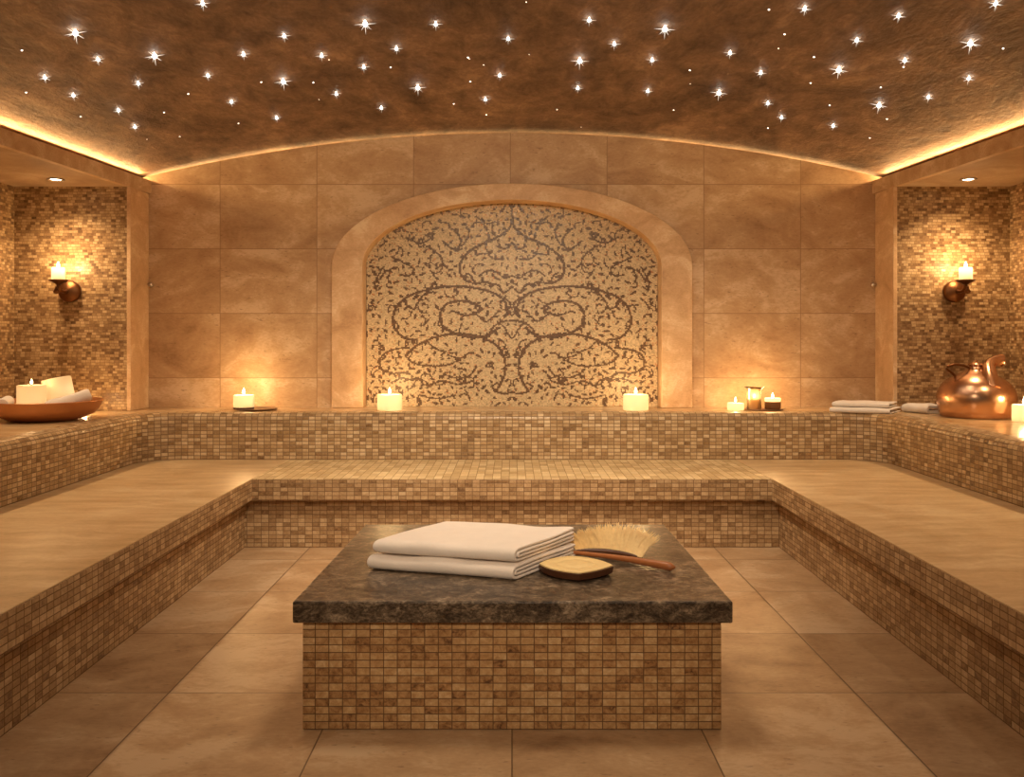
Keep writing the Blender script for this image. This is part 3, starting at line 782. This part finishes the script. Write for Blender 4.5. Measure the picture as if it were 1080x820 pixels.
# ------------------------------------------------------------------ wall sconces
def sconce(s, label):
    X, Z = s*3.756, 1.905
    r_ = thing('wall_sconce', label, 'wall lamp', (X, YP-.001, Z), 0, 'bronze wall sconces')
    ry = Matrix.Rotation(PI/2, 4, 'X')   # lathe axis to -Y
    MB().lathe([(.0005,0),(.088,0),(.092,.010),(.090,.040),(.080,.052),(.060,.058),(.045,.070),(.0005,.074)], 36, mat=ry).build('wall_plate', M['bronze'], r_, smooth=True, angle=45)
    MB().tube([(0,-.06,0),(0,-.12,-.008),(0,-.17,.0),(0,-.20,.025),(0,-.205,.055)], [.016,.014,.014,.015,.018], 14).build('arm', M['bronze'], r_, smooth=True)
    MB().lathe([(.0005,.045),(.02,.047),(.03,.058),(.06,.072),(.074,.082),(.074,.088),(.05,.086),(.0005,.084)], 32, (0,-.205,0)).build('cup', M['bronze'], r_, smooth=True, angle=45)
    MB().lathe([(.0005,-.042),(.018,-.036),(.026,-.022),(.018,-.006),(.010,.004),(.012,.02)], 20, (0,-.235,.01)).build('finial', M['bronze'], r_, smooth=True)
    c = MB().lathe([(.0005,.087),(.050,.087),(.052,.092),(.052,.185),(.048,.190),(.03,.186),(.0005,.185)], 32, (0,-.205,0)).build('candle', M['wax'], r_, smooth=True, angle=45)
    c['label'] = 'ivory candle in the bronze cup'
    flame_mesh(r_, .19, .05, .013, (0,-.205))
    lamp('POINT', 'sconce_light', (X, YP-.165, Z+.20), 9, (1.0,.66,.32), .03)
    lamp('POINT', 'wax_fill', (X, YP-.206, Z+.15), .35, (1,.80,.55), .015)  # lamp added within the candle body to lighten the wax
sconce(-1, 'bronze candle sconce on the mosaic wall above the copper bowl')
sconce(1, 'bronze candle sconce on the mosaic wall above the copper kettle')

# small round steel wall buttons by the piers
for s, lb in ((-1, 'tiny round metal peg on the back wall by the bowl-side pier'), (1, 'tiny round metal peg on the back wall by the kettle-side pier')):
    k = MB().lathe([(.0005,0),(.016,0),(.016,.012),(.022,.020),(.022,.030),(.015,.038),(.0005,.040)], 20, mat=Matrix.Rotation(PI/2,4,'X')).build('wall_peg', M['steel'], smooth=True, angle=50)
    k.location = (s*3.222, YB-.001, 1.985); tag(k, lb, 'peg', 'wall pegs')

# ------------------------------------------------------------------ soffit downlights
for s, lb in ((-1, 'recessed round downlight in the soffit above the bowl'), (1, 'recessed round downlight in the soffit above the kettle')):
    X, Y = s*3.70, 6.92
    d = thing('ceiling_downlight', lb, 'downlight', (X, Y, 2.80), 0, 'soffit downlights')
    MB().lathe([(.040,-.001),(.062,-.001),(.066,-.006),(.062,-.010),(.046,-.008),(.040,-.002)], 32, close=True).build('rim', M['steel'], d, smooth=True, angle=50)
    MB().lathe([(.0005,-.005),(.03,-.006),(.0445,-.003),(.0445,-.001),(.0005,-.001)], 28).build('lens', M['lamp_on'], d, smooth=True)
for s in (-1, 1):
    for Y, e in ((6.92, 60), (5.3, 70), (3.7, 75), (2.2, 15)):  # only the farthest pair has fittings; nearer lamps are added unseen fill
        lamp('SPOT', 'downlight_and_fill', (s*3.70, Y, 2.785), e, WARM, .03, target=(s*3.70, Y, 0), spot_size=math.radians(125), spot_blend=.9)

# ------------------------------------------------------------------ star lights in the vault
S = """213.5,1,M 79,31,L 385,21.5,L 459.5,23,M 299.5,35.5,M 536,38.5,M 23,53,S 162.5,55.5,L 256.5,55,M 339,56.5,M 418,49,M 103,60.5,M 383.5,68.5,M
412,71,S 493.5,60.5,S 510,68.5,T 527,77.5,M 47,79.5,M 219,77.5,M 298.5,83,L 145.5,86,M 27.5,97.5,S 77,98.5,M 198.5,99,S 244,105.5,M 275.5,86.5,S 330.5,87,S
354.5,97,M 440.5,89.5,L 496,86,S 512,103,M 402,112,M 478.5,109.5,S 513,121,S 124.5,114.5,M 173,118.5,S 85,123,S 142,132,M 291.5,122.5,M 251.5,130,S 189.5,144,S
347,63,T 336.5,105,T 155,147,T 495,62,T 621.5,18.5,M 701.5,27,L 849,6.5,M 811,10,S 948,14,M 1050.5,1,M 555,2,T 648,44,M 827.5,36,S 904,40,M 1024,42,L 611.5,61,L 688,61,M
770,53.5,M 858.5,60,S 954.5,61.5,M 1058,51,S 727.5,74,S 802.5,74.5,M 885,70.5,L 953,70.5,S 1022,80.5,M 609.5,91,M 683.5,94,M 758.5,95,L 855,87.5,S 929,92,S
810,107,M 875,111,S 927.5,108,L 979.5,100.5,M 587.5,115.5,S 710.5,116,S 824.5,122,M 879,131,M 935.5,125.5,S 810,135,S 917.5,145.5,S 728,88.5,T 821,51,T 558,57.5,T 613,134,T"""
stars = [(float(a), float(b), c) for a, b, c in (t.split(',') for t in S.split())]
def on_vault(px, py):
    dx, dz = (px-540)/F, (HY-py)/F; lo, hi = 1.0, YB-.03
    for _ in range(50):
        y = (lo+hi)/2
        if H + dz*y < vault(dx*y, y): lo = y
        else: hi = y
    return dx*y, y, vault(dx*y, y)
ORD = 'first second third fourth fifth sixth seventh eighth ninth tenth eleventh twelfth thirteenth fourteenth fifteenth sixteenth seventeenth eighteenth nineteenth twentieth'.split()
def star_meshes(kind):
    r = {'L': .0135, 'M': .0088, 'S': .0055, 'T': .0032}[kind]
    if kind in 'LM':
        h = .022 if kind == 'L' else .015
        dome = MB().lathe([(.0003,-h-r)] + [(r*math.sin(a), -h-r*math.cos(a)) for a in (PI*q/10 for q in range(1,10))] + [(.003,-h+r),(.003,0)], 16)
    else:
        dome = MB().lathe([(.0003,-r*.9),(r*.45,-r*.8),(r*.8,-r*.5),(r,-r*.1),(r,0)], 14)
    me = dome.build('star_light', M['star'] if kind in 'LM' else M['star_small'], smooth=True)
    pts_ = None
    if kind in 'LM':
        mb = MB(); c = Vector((0, 0, -.022 if kind == 'L' else -.015)); R0 = {'L': .085, 'M': .056}[kind]  # lens glare built as glowing spikes, not part of the fitting
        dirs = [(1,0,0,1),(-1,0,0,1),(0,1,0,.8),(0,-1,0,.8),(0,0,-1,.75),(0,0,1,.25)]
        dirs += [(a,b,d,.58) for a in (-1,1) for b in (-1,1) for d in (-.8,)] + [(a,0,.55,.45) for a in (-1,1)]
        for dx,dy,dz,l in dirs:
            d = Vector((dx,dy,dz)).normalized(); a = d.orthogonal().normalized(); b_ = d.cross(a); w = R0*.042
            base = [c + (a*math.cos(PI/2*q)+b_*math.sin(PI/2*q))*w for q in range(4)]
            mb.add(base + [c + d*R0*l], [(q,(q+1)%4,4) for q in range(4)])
        pts_ = mb.build('glare_spikes', M['star_glare'], me, fix=False)
    return me, pts_
protos = {}
bands = lambda py: 0 if py < 48 else (1 if py < 90 else 2)
BN = ['in the band of vault highest in the photo', 'midway up the vault', 'low on the vault near the arched wall']
KN = {'L': 'large brilliant star light', 'M': 'medium star light', 'S': 'small star light', 'T': 'faint pinprick star light'}
cnt = {}
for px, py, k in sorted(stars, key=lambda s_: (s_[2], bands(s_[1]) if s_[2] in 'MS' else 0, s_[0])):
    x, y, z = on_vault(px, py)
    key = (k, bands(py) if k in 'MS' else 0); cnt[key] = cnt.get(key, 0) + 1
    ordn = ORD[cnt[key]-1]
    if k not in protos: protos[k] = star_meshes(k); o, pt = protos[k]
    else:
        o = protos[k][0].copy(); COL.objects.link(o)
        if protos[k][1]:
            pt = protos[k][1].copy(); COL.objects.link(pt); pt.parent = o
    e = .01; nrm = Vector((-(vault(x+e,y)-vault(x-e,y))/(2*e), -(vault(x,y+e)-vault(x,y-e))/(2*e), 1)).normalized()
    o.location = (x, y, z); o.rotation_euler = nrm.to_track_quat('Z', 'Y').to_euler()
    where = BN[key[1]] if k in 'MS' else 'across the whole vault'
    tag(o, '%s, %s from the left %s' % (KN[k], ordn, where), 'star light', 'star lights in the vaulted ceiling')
    if k == 'L':
        lamp('SPOT', 'star_beam', (x, y, z-.05), 14, SOFT, .004, target=(x, y, 0), spot_size=math.radians(150), spot_blend=.8)

# ------------------------------------------------------------------ concealed lighting
def strip(loc, target, sx, sy, e, col):
    l = lamp('AREA', 'cove_strip', loc, e, col, target=None, shape='RECTANGLE', size=sx, size_y=sy)
    return l
COVE = (1.0, .60, .24); CT = -55
for s in (-1, 1):
    for k in range(6):
        ya = Y0 + .2 + k*(7.60-Y0-.2)/6; yb_ = ya + (7.60-Y0-.2)/6; ym = (ya+yb_)/2
        l = strip((s*(xf(ym)+.085), ym, 2.938), None, .03, yb_-ya, 9, COVE)
        # face up and slightly to the room; long side follows the splayed lip
        rotz = s*math.atan(.1)
        l.rotation_euler = (Matrix.Rotation(rotz, 4, 'Z') @ Matrix.Rotation(PI - s*math.radians(-CT), 4, 'Y')).to_euler()
for k in range(10):
    x = -3.3 + 6.6*(k+.5)/10
    l = strip((x, YB+.10, vault(x, YB)-.03), None, .66, .03, .35+1.0*(x/3.3)**2, COVE)
    l.rotation_euler = (Matrix.Rotation(math.atan(x/13.7), 4, 'Y') @ Matrix.Rotation(PI + math.radians(45), 4, 'X')).to_euler()

# added fill spots, unseen beyond the frame, brightening back wall, seat and table
lamp('SPOT', 'fill_spot', (0, 4.45, 3.28), 420, SOFT, .28, target=(0, 6.55, .5), spot_size=math.radians(95), spot_blend=.9)
lamp('SPOT', 'fill_spot', (0, 3.9, 3.28), 130, SOFT, .30, target=(-.05, 4.0, 0), spot_size=math.radians(120), spot_blend=.9)
lamp('SPOT', 'fill_spot', (0, 1.2, 3.25), 270, SOFT, .12, target=(0, 7.0, 1.7), spot_size=math.radians(80), spot_blend=.8)
lamp('SPOT', 'fill_spot', (0, -.4, 2.75), 285, SOFT, .25, target=(0, 3.3, .42), spot_size=math.radians(31), spot_blend=.8)  # added behind the camera to fill the table front

w = bpy.data.worlds.new('world'); sc.world = w; w.use_nodes = True
bg = w.node_tree.nodes['Background']; bg.inputs[0].default_value = (1.0, .72, .48, 1); bg.inputs[1].default_value = .10

# ------------------------------------------------------------------ camera
cam = bpy.data.cameras.new('camera'); cam.lens = 36.0*F/1080; cam.sensor_width = 36.0
cam.shift_y = -(410-HY)/1080; cam.clip_start = .05
co = bpy.data.objects.new('camera', cam); COL.objects.link(co)
co.location = (0, 0, H); co.rotation_euler = (PI/2, 0, 0)
sc.camera = co
sc.view_settings.view_transform = 'Standard'; sc.view_settings.look = 'None'
sc.view_settings.gamma = 1.0; sc.view_settings.use_curve_mapping = False
sc.view_settings.exposure = 0.0
